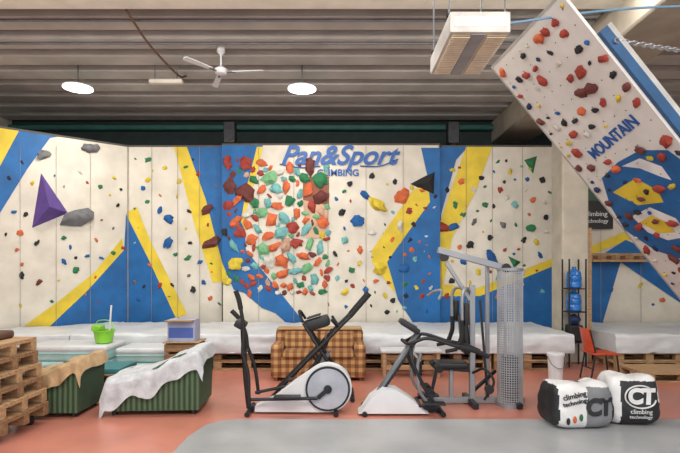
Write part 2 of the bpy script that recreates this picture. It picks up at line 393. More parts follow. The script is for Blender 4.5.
# =================== MATS
ZM=.63
def wally(x):
    if x<-4.664: return 11.0-1.47/1.82*(-4.664-x)
    return 10.85
def bigmat(name,x0,x1,yf,seed=0,zb=.3,zt=ZM):
    b=Bd(name); n=max(6,int((x1-x0)/.09))
    def prof(u,v):
        x=x0+(x1-x0)*u; yb=max(yf+.3,wally(x)-.14)
        w=.026*noise.noise(Vector((x*2.2,v*3,seed)))+.022*noise.noise(Vector((x*9,v*8,seed+3)))+.01*abs(noise.noise(Vector((x*22,v*16,seed+9))))
        sm=.04*math.exp(-((x%1.9)-.95)**2/.002)
        if v<.3:  t=v/.3; return Vector((x,yf+w*1.3-.02*math.sin(t*3.14),zb+(zt-zb-.05)*t))
        if v<.42: t=(v-.3)/.12; a=t*math.pi/2; return Vector((x,yf+.06*(1-math.cos(a))+w*.6,zt-.05+.05*math.sin(a)+w-sm*.6))
        t=(v-.42)/.58; return Vector((x,yf+.06+(yb-yf-.06)*t,zt+w-sm))
    b.grid(prof,n,30,TARP)
    def bot(u,v):
        x=x0+(x1-x0)*u; yb=max(yf+.3,wally(x)-.14); return Vector((x,yf+(yb-yf)*(1-v),zb))
    b.grid(bot,n,2,TARP)
    for u in (0,1):
        ring=[prof(u,j/30) for j in range(31)]; x=x0+(x1-x0)*u
        ring.append(Vector((x,max(yf+.3,wally(x)-.14),zb))); b.poly(ring if u==0 else ring[::-1],TARP)
    bmesh.ops.remove_doubles(b.bm,verts=b.bm.verts,dist=.0005); bmesh.ops.recalc_face_normals(b.bm,faces=b.bm.faces)
    return b.done()
bigmat('crash_mat',-7.2,-4.72,8.7,1); bigmat('crash_mat',-4.7,4.08,8.7,1); bigmat('crash_mat',4.8,8.9,8.7,5)
def pallet(b,x0,y0,z0,L=1.2,W=.8,m=WOOD,H=.145):
    for i in range(3):
        yy=y0+W*(i/2)*.88
        b.box2((x0,yy,z0),(x0+L,yy+W*.12,z0+.022),m,bevel=.003)
        for k in range(3): b.box2((x0+k*(L-.14)/2,yy,z0+.022),(x0+k*(L-.14)/2+.14,yy+W*.12,z0+H-.045),m,bevel=.003)
    for k in range(3): b.box2((x0+k*(L-.14)/2,y0,z0+H-.045),(x0+k*(L-.14)/2+.14,y0+W,z0+H-.022),m,bevel=.003)
    for k in range(7): b.box2((x0,y0+k*(W-.1)/6,z0+H-.022),(x0+L,y0+k*(W-.1)/6+.1,z0+H),m,bevel=.003)
b=Bd('mat_pallet_base')
x=-4.68; i=0
while x<4.0-1.18:
    for r in (0,1):
        pallet(b,x,8.76,r*.15,m=WOOD if (i+r)%3 else WOOD2,L=1.18)
        pallet(b,x,9.9,r*.15,m=WOOD2,L=1.18)
    x+=1.23; i+=1
b.done()
b=Bd('mat_pallet_base')
for x in (-7.15,-5.93):
    for r in (0,1): pallet(b,x,8.76 if x>-7 else 8.74,r*.15,m=WOOD,L=1.18,W=.8 if x>-7 else .4)
b.done()
b=Bd('mat_pallet_base')
x=4.84
while x<7.8:
    for r in (0,1): pallet(b,x,8.76,r*.15,m=WOOD,L=1.18); pallet(b,x,9.9,r*.15,m=WOOD2,L=1.18)
    x+=1.23
b.done()
def mattress(name,x0,x1,y0,y1,z0,z1,m,side):
    b=Bd(name); b.box2((x0,y0,z0),(x1,y1,z1-.05),side,bevel=.04,seg=3)
    b.box2((x0-.01,y0-.01,z1-.1),(x1+.01,y1+.01,z1),m,bevel=.045,seg=3)
    b.tube([(x0,y0-.012,(z0+z1)/2),(x1,y0-.012,(z0+z1)/2)],.006,side)
    return b.done()
mattress('mattress',-5.1,-3.68,7.85,8.62,0,.30,MINT,MINT)
mattress('mattress',-5.0,-3.70,7.9,8.6,.305,.55,TARP,MINT)
mattress('mattress',-3.62,-2.74,7.95,8.62,.0,.26,MINT,MINT)
mattress('mattress',-3.58,-2.78,7.98,8.6,.265,.5,TARP,MINT)
b=Bd('pallet'); pallet(b,-3.9,6.95,0,L=.85,W=.7,m=WOOD2); pallet(b,-3.9,6.95,.15,L=.85,W=.7,m=WOOD); 
b.box2((-3.9,6.97,.297),(-3.08,7.6,.37),TEAL,bevel=.02,seg=2); b.done()
b=Bd('mop_bucket'); c=Vector((-3.87,8.2,.551))
b.lathe(c,[(.1,0),(.13,.02),(.16,.2),(.17,.2),(.17,.22),(.15,.22),(.12,.04),(.02,.03)],LIME)
b.box2((c.x-.17,c.y-.1,c.z+.2),(c.x-.02,c.y+.1,c.z+.3),LIME,bevel=.02)
b.tube([(c.x-.16,c.y,c.z+.2),(c.x-.1,c.y,c.z+.36),(c.x+.1,c.y,c.z+.36),(c.x+.16,c.y,c.z+.2)],.008,LIME)
b.cyl((c.x+.08,c.y,c.z+.05),(c.x+.12,c.y,c.z+.62),.014,PWHITE); b.blob((c.x+.06,c.y,c.z+.1),(.07,.07,.08),CLOTH)
b.done()
b=Bd('wooden_crate'); cx=X(185,7.9)
for k in range(4): b.box2((cx-.26,7.7,.04+k*.15),(cx+.26,7.72,.15+k*.15),WOOD2,bevel=.003); b.box2((cx-.26,8.1,.04+k*.15),(cx+.26,8.12,.15+k*.15),WOOD2,bevel=.003); b.box2((cx-.26,7.72,.04+k*.15),(cx-.24,8.1,.15+k*.15),WOOD2,bevel=.003); b.box2((cx+.24,7.72,.04+k*.15),(cx+.26,8.1,.15+k*.15),WOOD2,bevel=.003)
for sx in (-.22,.22):
    for yy in (7.74,8.08): b.box2((cx+sx-.02,yy-.02,0),(cx+sx+.02,yy+.02,.62),WOOD,bevel=.003)
b.box2((cx-.28,7.68,.62),(cx+.28,8.14,.64),WOOD); b.done()
b=Bd('cardboard_box'); b.box2((cx-.22,7.73,.641),(cx+.2,8.05,.98),M('box_lilac',(176,182,208),.7),bevel=.004)
b.box2((cx-.2,7.726,.7),(cx+.18,7.73,.86),CBLUE,bevel=0); b.box2((cx-.22,7.86,.981),(cx+.2,7.9,.984),CARD,bevel=0)
b.box2((cx-.225,7.6,.965),(cx+.2,7.73,.98),CARD,bevel=0.002); b.done()

# =================== pallet stack on casters (far left)
b=Bd('pallet_stack'); x0=-4.55
for k in range(6): pallet(b,x0-.03*k,4.95+.02*(k%2),.1+k*.147,L=1.2,W=.8,m=WOOD if k%2 else WOOD2)
for sx in (x0+.1,x0+1.05):
    for yy in (5.02,5.65):
        b.cyl((sx-.02,yy,.045),(sx+.02,yy,.045),.045,BLACK); b.box2((sx-.03,yy-.03,.07),(sx+.03,yy+.03,.1),DKSTEEL)
b.box2((x0-.1,5.0,.98),(x0+.85,5.7,1.07),M('cushion_brown',(96,70,58),.9),bevel=.04,seg=3)
b.done()
# =================== green armchairs with throws
def armchair(name,x0,x1,y0,y1,hl,hr,throw,hang=.12,rot=0):
    b=Bd(name); L=x1-x0
    def top(u):
        return hl+(hr-hl)*(1/(1+math.exp(-(u-.6)*8)))-.03*max(0,u-.9)*10*(u-.9)*3
    N=24
    prof=[Vector((x0+.03,y0,.06))]+[Vector((x0+L*i/N,y0,top(i/N)-(.05 if i in(0,N) else 0))) for i in range(N+1)]+[Vector((x1-.02,y0,.06))]
    b.prism(prof[::-1],(0,y1-y0,0),GREENV)
    for yy in (y0+.05,y1-.05):
        b.tube([(x0+L*u,yy,top(u)) for u in (.02,.2,.4,.55,.7,.85,.97)],.05,GREENV,seg=12)
    for xx in (x0+.1,x1-.1):
        for yy in (y0+.08,y1-.08): b.cyl((xx,yy,0),(xx,yy,.07),.03,BLACK)
    W=y1-y0
    def cl(u,v):
        x=x0-.04+(L+.08)*u; t=top(min(max(u,0),1))+.06
        n=noise.noise(Vector((u*6,v*7,x0)))
        hv=hang*(1+.5*noise.noise(Vector((u*5,2,x0))))*(1.3-.5*u)
        if u<.06: t-= (0.06-u)*3.5
        if u>.95: t-= (u-.95)*3
        if v<.3:
            k=1-v/.3; return Vector((x+.012*n,y0-.035-.014*math.sin(u*34)*k-.02*k,t-.02-k*hv*1.6-.02))
        vv=(v-.3)/.7
        e=-.05*(1-min(1,vv*8))**2
        return Vector((x,y0-.035+(W+.05)*vv,t+e+.016*n+.007*math.sin(u*30+vv*9)))
    b.grid(cl,70,30,throw)
    o=b.done(ang=60); o.rotation_euler=(0,0,rot)
    return o
armchair('armchair',-2.84,-1.70,6.0,6.75,.40,.74,CLOTH,.15,rot=.05)
armchair('armchair',-3.85,-3.08,5.9,6.55,.44,.66,TAN,.12,rot=0)

# =================== plaid sofa
b=Bd('plaid_sofa'); x0,x1=X(270,7.8),X(366,7.8)
b.box2((x0,7.85,.05),(x1,8.55,.38),PLAID,bevel=.04,seg=3)
b.box2((x0+.02,8.3,.3),(x1-.02,8.58,.76),PLAID,bevel=.07,seg=4)
for xx in (x0,x1-.18): b.box2((xx,7.83,.05),(xx+.18,8.5,.58),PLAID,bevel=.07,seg=4)
xm=(x0+x1)/2
for a,c in ((x0+.19,xm-.005),(xm+.005,x1-.19)):
    b.box2((a,7.82,.36),(c,8.32,.48),PLAID,bevel=.045,seg=4)
    b.box2((a,8.16,.46),(c,8.34,.74),PLAID,bevel=.05,seg=4)
for xx in (x0+.08,x1-.08):
    for yy in (7.92,8.48): b.cyl((xx,yy,0),(xx,yy,.07),.025,WOOD2)
b.box2((x0+.04,8.28,.75),(x1-.04,8.6,.79),M('sofa_wood_top',(180,146,104),.6),bevel=.015)
b.done()
b=Bd('low_bench'); a=X(380,8.3); c=X(440,8.3)
b.box2((a,8.1,.4),(c,8.5,.45),TARP,bevel=.02,seg=2)
for xx in (a+.06,c-.06):
    for yy in (8.15,8.45): b.box2((xx-.03,yy-.03,0),(xx+.03,yy+.03,.4),WOOD)
b.box2((a+.06,8.14,.12),(c-.06,8.17,.2),WOOD); b.box2((a+.06,8.14,.28),(c-.06,8.17,.36),WOOD2); b.done()

# =================== ellipticals
def circ(cx,cz,r,a0,a1,n,y): return [Vector((cx+r*math.cos(math.radians(a0+(a1-a0)*i/n)),y,cz+r*math.sin(math.radians(a0+(a1-a0)*i/n)))) for i in range(n+1)]
Q=lambda px,py,dy=0.0,d=6.15: Vector((X(px,d),d+dy,HC+(HY-py)/F*d))
b=Bd('elliptical_trainer')
cx,cz=X(328,6.15),.315
body=circ(cx,cz,.29,125,-90,30,6.06)
body=[Vector((X(256,6.15),6.06,.03)),Vector((X(256,6.15),6.06,.09)),Vector((X(275,6.15),6.06,.2)),Vector((X(296,6.15),6.06,.4))]+body
b.prism(body[::-1],(0,.18,0),PWHITE)
b.cyl((cx,6.06,cz),(cx,6.03,cz),.27,DKSTEEL,seg=40); b.cyl((cx,6.035,cz),(cx,6.02,cz),.245,M('disc_grey',(176,180,190),.4),seg=40); b.cyl((cx,6.03,cz),(cx,5.99,cz),.05,BLACK)
b.beam((cx-.12,5.99,cz-.1),(cx+.02,5.99,cz+.02),.02,.05,DKSTEEL)
b.beam((cx-.02,6.32,cz-.02),(cx+.12,6.32,cz+.1),.02,.05,DKSTEEL); b.cyl((cx,6.2,cz),(cx,6.33,cz),.03,BLACK)
for xx in (X(250,6.15),cx+.1):
    b.cyl((xx,5.93,.03),(xx,6.4,.03),.03,BLACK)
b.beam((X(248,6.15),6.15,.06),(X(262,6.15),6.15,.06),.08,.06,DKSTEEL)
b.tube([Q(249,408),Q(246,380),Q(244,350),Q(243,330)],.032,BLACK)
b.box(Q(241,324),(.12,.26,.09),BLACK,rot=(0,.5,0),bevel=.02,seg=2); b.box(Q(239,321.5),(.08,.2,.02),PGREY,rot=(0,.5,0))
b.cyl(Q(245,352,-.2),Q(245,352,.2),.018,DKSTEEL)
b.tube([Q(252,398,-.2),Q(251,370,-.2),Q(246,350,-.2),Q(247,330,-.2),Q(244,308,-.2),Q(239,291,-.2)],.022,BLACK)
b.tube([Q(244,308,-.2),Q(242,298,-.2),Q(239,290,-.2)],.03,RUBBER)
b.tube([Q(256,398,.2),Q(252,370,.2),Q(245,350,.2),Q(243,336,.2),Q(237,322,.2),Q(229,313,.2)],.022,BLACK)
b.tube([Q(240,327,.2),Q(235,319,.2),Q(228,312,.2)],.03,RUBBER)
for dy,p1 in ((-.17,(cx-.12,5.98,cz-.1)),(.17,(cx+.12,6.33,cz+.1))):
    a=Q(253,398,dy); a.z=max(a.z,.2)
    b.tube([a,Vector(p1)],.02,DKSTEEL,smooth=False)
    m=a.lerp(Vector(p1),.55); b.box(m+Vector((0,-.04 if dy<0 else .04,.035)),(.32,.13,.03),BLACK,bevel=.012,seg=2)
b.done()

b=Bd('elliptical_trainer')
pr=[(358,418),(361,408),(370,395),(382,386),(395,387),(411,397),(424,409),(427,418)]
yl=5.98
b.prism([Vector((X(p[0],6.15),yl,max(.03,HC+(HY-p[1])/F*6.15))) for p in pr][::-1],(0,.26,0),PWHITE)
cx2=X(392,6.15); 
for xx in (X(364,6.15),X(440,6.15)): b.cyl((xx,5.93,.03),(xx,6.4,.03),.03,DKSTEEL)
b.beam((X(364,6.15),6.16,.045),(X(440,6.15),6.16,.045),.07,.05,DKSTEEL)
b.beam(Q(374,400),Q(418,334),.07,.085,STEEL,bevel=.02); b.beam(Q(380,394,-.04),Q(421,333,-.04),.02,.03,BLACK)
b.box(Q(409,326),(.26,.3,.07),BLACK,rot=(0,.55,0),bevel=.025,seg=2); b.box(Q(410.5,322.5),(.17,.2,.02),PGREY,rot=(0,.55,0))
for dy in (-.2,.2):
    b.tube([Q(402,340,0),Q(408,342,dy*.7),Q(425,336,dy),Q(450,343,dy),Q(470,348,dy),Q(484,354,dy)],.022,BLACK)
    b.tube([Q(455,344.5,dy),Q(470,348,dy),Q(484,354,dy)],.03,RUBBER)
    b.tube([Q(410,345,dy*.5),Q(410,358,dy),Q(420,380,dy),Q(432,400,dy)],.02,DKSTEEL)
    b.tube([Q(432,400,dy),Q(418,402,dy*.9)],.02,DKSTEEL,smooth=False)
    b.box(Q(431,399,dy*1.0),(.26,.13,.03),BLACK,bevel=.012,seg=2)
b.cyl(Q(418,402,-.18),Q(418,402,.18),.02,DKSTEEL)
b.done()

b=Bd('stair_stepper'); S=lambda px,py,dy=0.0: Vector((X(px,6.9),6.9+dy,HC+(HY-py)/F*6.9))
for dy in (-.22,.22):
    b.tube([S(274,393,dy),S(300,366,dy),S(335,330,dy),S(352,313,dy),S(369,293,dy)],.024,BLACK)
    b.tube([S(350,315,dy),S(369,293,dy)],.03,RUBBER,smooth=False)
    b.tube([S(304,322,dy*.6),S(322,350,dy*.8),S(352,393,dy)],.024,BLACK)
    b.tube([S(332,330,dy*.6),S(318,360,dy*.6),S(290,393,dy*.6)],.02,BLACK)
    b.box(S(306 if dy<0 else 320,380,dy*.5),(.34,.14,.03),BLACK,rot=(0,-.15,0),bevel=.01)
    b.cyl(S(330,352,dy*.7),S(306,380,dy*.5),.02,STEEL)
    b.cyl(S(312,352,dy*.7),S(338,384,dy*.5),.02,DKSTEEL)
for px in (276,352): b.cyl((X(px,6.9),6.6,.03),(X(px,6.9),7.2,.03),.03,BLACK)
b.beam((X(276,6.9),6.9,.05),(X(352,6.9),6.9,.05),.06,.05,DKSTEEL)
b.box(S(317,323),(.36,.3,.15),BLACK,rot=(0,-.3,0),bevel=.05,seg=2); b.box(S(314,316),(.2,.2,.02),DKSTEEL,rot=(0,-.3,0))
b.tube([S(304,320,-.25),S(300,312,-.1),S(300,312,.1),S(304,320,.25)],.02,RUBBER)
b.tube([S(332,318,-.25),S(338,326,-.1),S(338,326,.1),S(332,318,.25)],.02,RUBBER)
b.cyl(S(326,338,-.22),S(326,338,.22),.018,DKSTEEL)
b.done()

# =================== multi gym
GR=M('gym_frame',(150,153,158),.4,.45,var=.06)
b=Bd('multi_gym'); d0=6.55; G_=lambda px,py,dy=0.0: Vector((X(px,d0),d0+dy,HC+(HY-py)/F*d0))
def gz(px,z,dy=0): return Vector((X(px,d0),d0+dy,z))
b.beam(gz(424,.05),gz(524,.05),.07,.07,GR)
for px,l in ((426,.35),(470,.3),(512,.3)): b.beam(gz(px,.04,-l),gz(px,.04,l),.07,.07,DKSTEEL)
b.beam(gz(472,.08),G_(472,285),.07,.07,GR); b.beam(gz(490,.08,.12),G_(490,266,.12),.05,.05,GR)
b.beam(G_(438,250),G_(524,273),.08,.08,GR); b.beam(G_(446,262),G_(470,300),.05,.05,GR)
b.cyl(G_(444,257,-.03),G_(444,257,.03),.06,BLACK); b.cyl(G_(505,268,-.06),G_(505,268,-.03),.06,BLACK)
b.cyl(G_(441,257),G_(441,290),.004,BLACK,seg=6)
b.tube([G_(433,297,-.4),G_(438,292,-.25),G_(441,290,0),G_(438,292,.25),G_(433,297,.4)],.016,CHROME)
for dy in (-.28,.28):
    b.tube([G_(470,292,0),G_(462,288,dy*.8),G_(457,296,dy),G_(457,330,dy),G_(452,346,dy)],.022,GR)
    b.tube([G_(457,318,dy),G_(457,332,dy),G_(452,346,dy)],.03,RUBBER)
    b.tube([G_(452,346,dy),G_(441,348,dy)],.024,RUBBER,smooth=False)
    b.box(G_(461,312,dy),(.06,.12,.28),BLACK,bevel=.02,seg=2)
b.box(G_(464,334),(.08,.26,.5),BLACK,rot=(0,-.08,0),bevel=.03,seg=3)
b.box(G_(451,364),(.4,.3,.08),BLACK,bevel=.03,seg=3); b.beam(G_(451,369),gz(451,.08),.05,.05,GR); b.beam(G_(437,368),G_(470,370),.05,.05,DKSTEEL)
b.beam(G_(437,368),G_(431,395),.04,.04,DKSTEEL)
for px,py in ((436,366),(429,390)): 
    b.cyl(G_(px,py,-.24),G_(px,py,-.06),.045,RUBBER); b.cyl(G_(px,py,.06),G_(px,py,.24),.045,RUBBER); b.cyl(G_(px,py,-.24),G_(px,py,.24),.012,CHROME)
for dy in (-.3,.3): b.tube([G_(417,350,dy),G_(414,362,dy),G_(416,385,dy),gz(424,.08,dy)],.022,GR)
b.cyl(G_(416,356,-.3),G_(416,356,.3),.02,CHROME); b.box(G_(418,364),(.03,.5,.2),DKSTEEL,bevel=.01)
b.beam(G_(472,392),G_(498,372,.1),.04,.04,DKSTEEL); b.beam(G_(480,300),G_(488,400),.03,.03,DKSTEEL)
b.tube([G_(472,372,-.05),G_(480,366,-.2),G_(488,378,-.25),G_(480,396,-.2)],.016,BLACK)
b.cyl(G_(484,385,-.26),G_(484,385,-.2),.055,BLACK)
gx,gy,gr=X(510,6.45),6.45,.155
for k in range(10): b.box2((gx-.09,gy-.08,.1+k*.055),(gx+.09,gy+.08,.145+k*.055),DKSTEEL,bevel=.004)
for xx in (gx-.06,gx+.06): b.cyl((xx,gy,.08),(xx,gy,1.72),.012,CHROME)
GUARD=M('guard_grey',(178,180,184),.45,.2)
for k in range(32):
    a=2*math.pi*k/32; b.cyl((gx+gr*math.cos(a),gy+gr*math.sin(a),.05),(gx+gr*math.cos(a),gy+gr*math.sin(a),1.76),.005,GUARD,seg=5)
for k in range(58):
    z=.06+k*.0295
    ring=[(gx+gr*math.cos(a),gy+gr*math.sin(a)) for a in [2*math.pi*i/24 for i in range(24)]]
    for i in range(24):
        p=ring[i];q=ring[(i+1)%24]; b.poly([(p[0],p[1],z),(q[0],q[1],z),(q[0],q[1],z+.009),(p[0],p[1],z+.009)],GUARD)
b.lathe((gx,gy,1.74),[(.14,0),(.165,.0),(.165,.03),(.15,.035)],GR); b.lathe((gx,gy,0.0),[(.165,0),(.165,.05),(.14,.055)],GR)
b.done()

# =================== right: bottles, chair, bucket
b=Bd('bottle_rack'); bx=X(575,9.1)
for sx in (-.15,.15):
    for yy in (9.0,9.28): b.box2((bx+sx-.012,yy-.012,0),(bx+sx+.012,yy+.012,1.95),DKSTEEL,bevel=.002)
for z in (.45,1.0,1.42): b.box2((bx-.16,8.99,z-.02),(bx+.16,9.29,z),DKSTEEL,bevel=.003)
b.box2((bx-.12,9.02,.45),(bx+.12,9.25,.75),BLACK,bevel=.02); b.blob((bx,9.13,.84),(.11,.1,.1),HOLD['d'])
b.done()
for z in (1.001,1.421):
    b=Bd('water_bottle'); b.lathe((bx,9.14,z),[(.11,0),(.128,.02),(.128,.1),(.12,.115),(.128,.13),(.128,.21),(.12,.225),(.128,.24),(.11,.3),(.04,.345),(.035,.39)],WATER); b.done()
b=Bd('wooden_post'); b.box2((4.69,9.45,0),(4.76,9.52,2.55),WOOD,bevel=.004); b.box2((4.68,9.42,0),(4.77,9.55,.04),WOOD2); b.done()
b=Bd('plastic_chair'); cx=X(602,7.9)
b.box((cx+.0,7.95,.44),(.4,.4,.03),RED,bevel=.014,seg=2)
b.grid(lambda u,v: Vector((cx-.17-.07*v-.03*math.sin(u*math.pi),7.77+.36*u,.47+.36*v)),8,8,RED)
b.grid(lambda u,v: Vector((cx-.185-.07*v-.03*math.sin(u*math.pi),7.77+.36*u,.47+.36*v)),8,8,RED)
for yy in (7.78,8.12):
    b.tube([(cx-.24,yy,0),(cx-.17,yy,.42),(cx-.2,yy,.6),(cx-.25,yy,.82)],.013,DKSTEEL); b.tube([(cx+.22,yy,0),(cx+.17,yy,.42)],.013,DKSTEEL,smooth=False)
b.cyl((cx-.19,7.78,.2),(cx-.19,8.12,.2),.01,DKSTEEL); b.done()
b=Bd('plastic_bucket'); p=Vector((X(557,7.7),7.75,0))
b.lathe(p,[(.09,0),(.1,.01),(.12,.42),(.13,.42),(.13,.46),(.12,.47),(.02,.475)],PWHITE); b.tube([p+Vector((-.13,0,.42)),p+Vector((-.1,-.12,.3)),p+Vector((0,-.16,.25)),p+Vector((.1,-.12,.3)),p+Vector((.13,0,.42))],.006,STEEL); b.done()
for xx in (4.75,6.05):
    b=Bd('pallet'); pallet(b,xx,7.75,0,m=WOOD); b.done()

# =================== grey floor mat
b=Bd('floor_mat'); pts=[(-1.62,2.5),(6.0,2.5),(6.0,5.8),(-1.2,5.8),(-1.38,5.74),(-1.5,5.6),(-1.58,5.2)]
b.prism([Vector((x,y,0.001)) for x,y in pts],(0,0,.018),M('mat_grey',(164,166,168),.35,var=.1,scale=1.6,bump=.08,bscale=20)); b.done()

# =================== bean bags
def bag(x,y,w,dp,h,kind,rot):
    b=Bd('bean_bag'); zb=.02; 
    GREY_=M('bag_grey',(128,130,134),.5,bump=.3,bscale=10); WH=M('bag_white',(222,222,222),.5,var=.05,bump=.4,bscale=10); BK=M('bag_black',(34,35,38),.5,bump=.4,bscale=10)
    c=Vector((0,0,h/2)); e=5
    sd=x*3
    def surf(d):
        d=Vector(d); k=(abs(d.x/(w/2))**e+abs(d.y/(dp/2))**e+abs(d.z/(h/2))**e)**(-1/e); p=d*k
        n=1+.07*noise.noise(p*4.5+Vector((sd,0,0)))+.035*noise.noise(p*12+Vector((sd,0,0)))
        t=p.z/h+.5
        sag=.05*noise.noise(Vector((p.x*5,p.y*5,sd)))*max(0,(t-.8)/.2)
        bul=1+.05*math.sin(min(max(t*1.2,0),1)*math.pi)
        sp=1+.08*(1-t)
        zt=p.z + (.07*(abs(p.x)/(w/2))**2-.03 if t>.6 else 0)*(t-.6)/.4 + sag
        return Vector((p.x*n*sp*bul/1.06,p.y*n*sp*bul/1.06,zt))+c
    bmesh.ops.create_cube(b.bm,size=2); bmesh.ops.subdivide_edges(b.bm,edges=b.bm.edges[:],cuts=30,use_grid_fill=True)
    for v in b.bm.verts: v.co=surf(v.co)
    ii=[b.mi(WH),b.mi(GREY_),b.mi(BK)]
    for f in b.bm.faces:
        q=f.calc_center_median()
        u=q.x/w+.5; t=q.z/h
        if kind==0: 
            k=0 if u<.5+.05*t else 1
            if t>.9: k=0
            if u<.08 or (u>.95 and t<.9): k=2
        else:
            k=2 if (u>.2 and t<.9) else 0
            if u>.92: k=0 if t>.5 else 2
        f.material_index=ii[k]
    def wrap(p):
        lx,lz=p.x,p.z-h/2; yy=-dp/2
        for _ in range(6):
            s=surf((lx,yy,lz)); lx+=(p.x-s.x)*.6; lz+=(p.z-s.z)*.6
        s=surf((lx,yy,lz)); return Vector((p.x,s.y-.009+p.y,p.z))
    up=Matrix.Rotation(math.pi/2,4,'X')
    def tx(t,px,pz,size,m,shear=0,rt=0,bold=0,sp=1): b.text(t,Matrix.Translation((px,0,pz))@Matrix.Rotation(rt,4,'Y')@up,size,m,shear=shear,fn=wrap,bold=bold,ext=.003,spacing=sp)
    if kind==0:
        tx('climbing',-.12,.37,.08,BK,rt=-.2,bold=.001); tx('technology',-.11,.30,.065,BK,rt=-.2,bold=.001)
        tx('CT',.14,.24,.24,BK,bold=.012,shear=.1,sp=.85)
        for k,cc in enumerate(('k','o','g')):
            p=wrap(Vector((-.2+.07*k,0,.1+.02*k))); b.blob(p,(.022,.008,.04),HOLD[cc],nz=0)
    else:
        tx('CT',.04,.33,.22,WH,shear=.1,bold=.012,sp=.9); tx('climbing',.04,.17,.07,WH); tx('technology',.04,.11,.055,WH)
        b.tube([wrap(Vector((.04+.165*math.cos(a),0,.33+.12*math.sin(a)))) for a in [i*math.pi/12 for i in range(3,24)]],.009,WH,n=2,seg=6)
    o=b.done(ang=60); o.location=(x,y,zb); o.rotation_euler=(0,0,rot)
bag(X(580,5.5),5.62,.68,.46,.50,0,.06)
bag(X(637,5.55),5.74,.55,.46,.55,1,-.1)

# =================== OVERHANGING BOARD
C0=Vector((1.99,6.5,4.38)); U=Vector((.13,-1.72,0)); wid=U.length; U.normalize()
V=Vector((2.56,.193,-3.0)).normalized(); Nn=U.cross(V).normalized()
cam=Vector((0,0,HC))
if Nn.dot(cam-C0)<0: Nn=-Nn
Lb=4.25/abs(V.z)
b=Bd('overhanging_climbing_board')
def bp(u,v,o=0): return C0+U*u+V*v+Nn*o
def bhit(px,py):
    d=Vector(((px-340)/F,1,(HY-py)/F)); t=(C0-cam).dot(Nn)/d.dot(Nn); q=cam+d*t-C0
    return q.dot(U),q.dot(V)
b.prism([bp(0,0),bp(wid,0),bp(wid,Lb),bp(0,Lb)],-Nn*.03,M('board_white',(220,218,213),.6,var=.05,scale=3))
BLS=M('frame_blue',(28,78,122),.45); EDG=M('board_edge_grey',(176,176,172),.6)
b.prism([bp(wid-.02,.5,-.03),bp(wid+.05,.5,-.03),bp(wid+.05,Lb,-.03),bp(wid-.02,Lb,-.03)],-Nn*.1,BLS)
b.prism([bp(wid+.0,.5,-.13),bp(wid+.05,.5,-.13),bp(wid+.05,Lb,-.13),bp(wid+.0,Lb,-.13)],-Nn*.05,EDG)
b.prism([bp(-.03,0,.004),bp(0,0,.004),bp(0,Lb,.004),bp(-.03,Lb,.004)],-Nn*.08,EDG)
b.prism([bp(-.03,-.03,.004),bp(wid,-.03,.004),bp(wid,0,.004),bp(-.03,0,.004)],-Nn*.08,EDG)
for v in (.6,1.5,2.6,3.7,4.8): b.beam(bp(0,v,-.08),bp(wid,v,-.08),.08,.1,STEEL,up=Nn)
def bpoly(pts,m,o): 
    r=[]
    for p in pts:
        u,v=bhit(*p); u=min(max(u,0),wid); v=min(max(v,0),Lb); r.append(bp(u,v,o))
    f=b.poly(r,m); f.normal_update()
    if f.normal.dot(Nn)<0: f.normal_flip()
bpoly([(602,178),(618,162),(640,150),(668,150),(690,166),(720,200),(740,250),(725,290),(690,262),(655,250),(625,230),(610,205)],BLUE,.003)
bpoly([(613,192),(636,178),(658,190),(664,202),(638,205)],YEL,.005)
BPL=M('board_pale',(226,226,226),.6)
bpoly([(632,216),(650,207),(676,218),(690,236),(668,240),(648,232)],BPL,.005)
bpoly([(640,222),(652,215),(668,222),(676,232),(660,233)],YEL,.007)
bpoly([(622,166),(640,158),(662,166),(672,180),(660,176),(640,168)],BPL,.005)
tu,tv=bhit(612,139)
ang=Matrix((U,-V,Nn)).transposed().to_4x4()
b.text('MOUNTAIN',Matrix.Translation(bp(tu,tv,.006))@ang@Matrix.Rotation(math.radians(11),4,'Z'),.19,TXTB,bold=.005,ext=.003)
for i in range(9):
    for j in range(27):
        c=bp(.1+i*(wid-.2)/8,.1+j*.2,.008); b.poly([c+(U*math.cos(a)+V*math.sin(a))*.009 for a in [k*math.pi/3 for k in range(6)]],BLACK)
bs=Matrix((U,V,Nn)).transposed(); R.seed(12)
for i in range(9):
    for j in range(26):
        if R.random()<.72:
            uu=.1+i*(wid-.2)/8+R.uniform(-.03,.03); vv=.12+j*.2+R.uniform(-.05,.05)
            c=R.choice('rrrromymkkdbwyrmyk'); r=R.uniform(.05,.09) if c in 'romr' else R.uniform(.025,.06)
            if abs(uu-tu)<.62 and abs(vv-tv+(uu-tu)*.19)<.15: continue
            b.blob(bp(uu,vv,.01),(r,r*R.uniform(.5,.8),r*.42),HOLD[c],rz=R.gauss(0,.5),nz=.35,basis=bs)
bt=bp(0,Lb); b.beam(Vector((bt.x+.05,bt.y,.05)),Vector((bt.x+.2,bt.y-wid,.05)),.3,.1,STEEL)
for u_ in (.05,wid-.05):
    b.beam(bp(u_,Lb,-.08),Vector((bp(u_,Lb).x+.1,bp(u_,Lb).y,.08)),.08,.08,STEEL)
    b.beam(bp(u_,2.4,-.12),Vector((bp(u_,Lb).x+1.0,bp(u_,Lb).y,.04)),.08,.08,BLS); b.beam(Vector((bp(u_,Lb).x,bp(u_,Lb).y,.04)),Vector((bp(u_,Lb).x+1.05,bp(u_,Lb).y,.04)),.08,.08,STEEL)
b.done(ang=50)
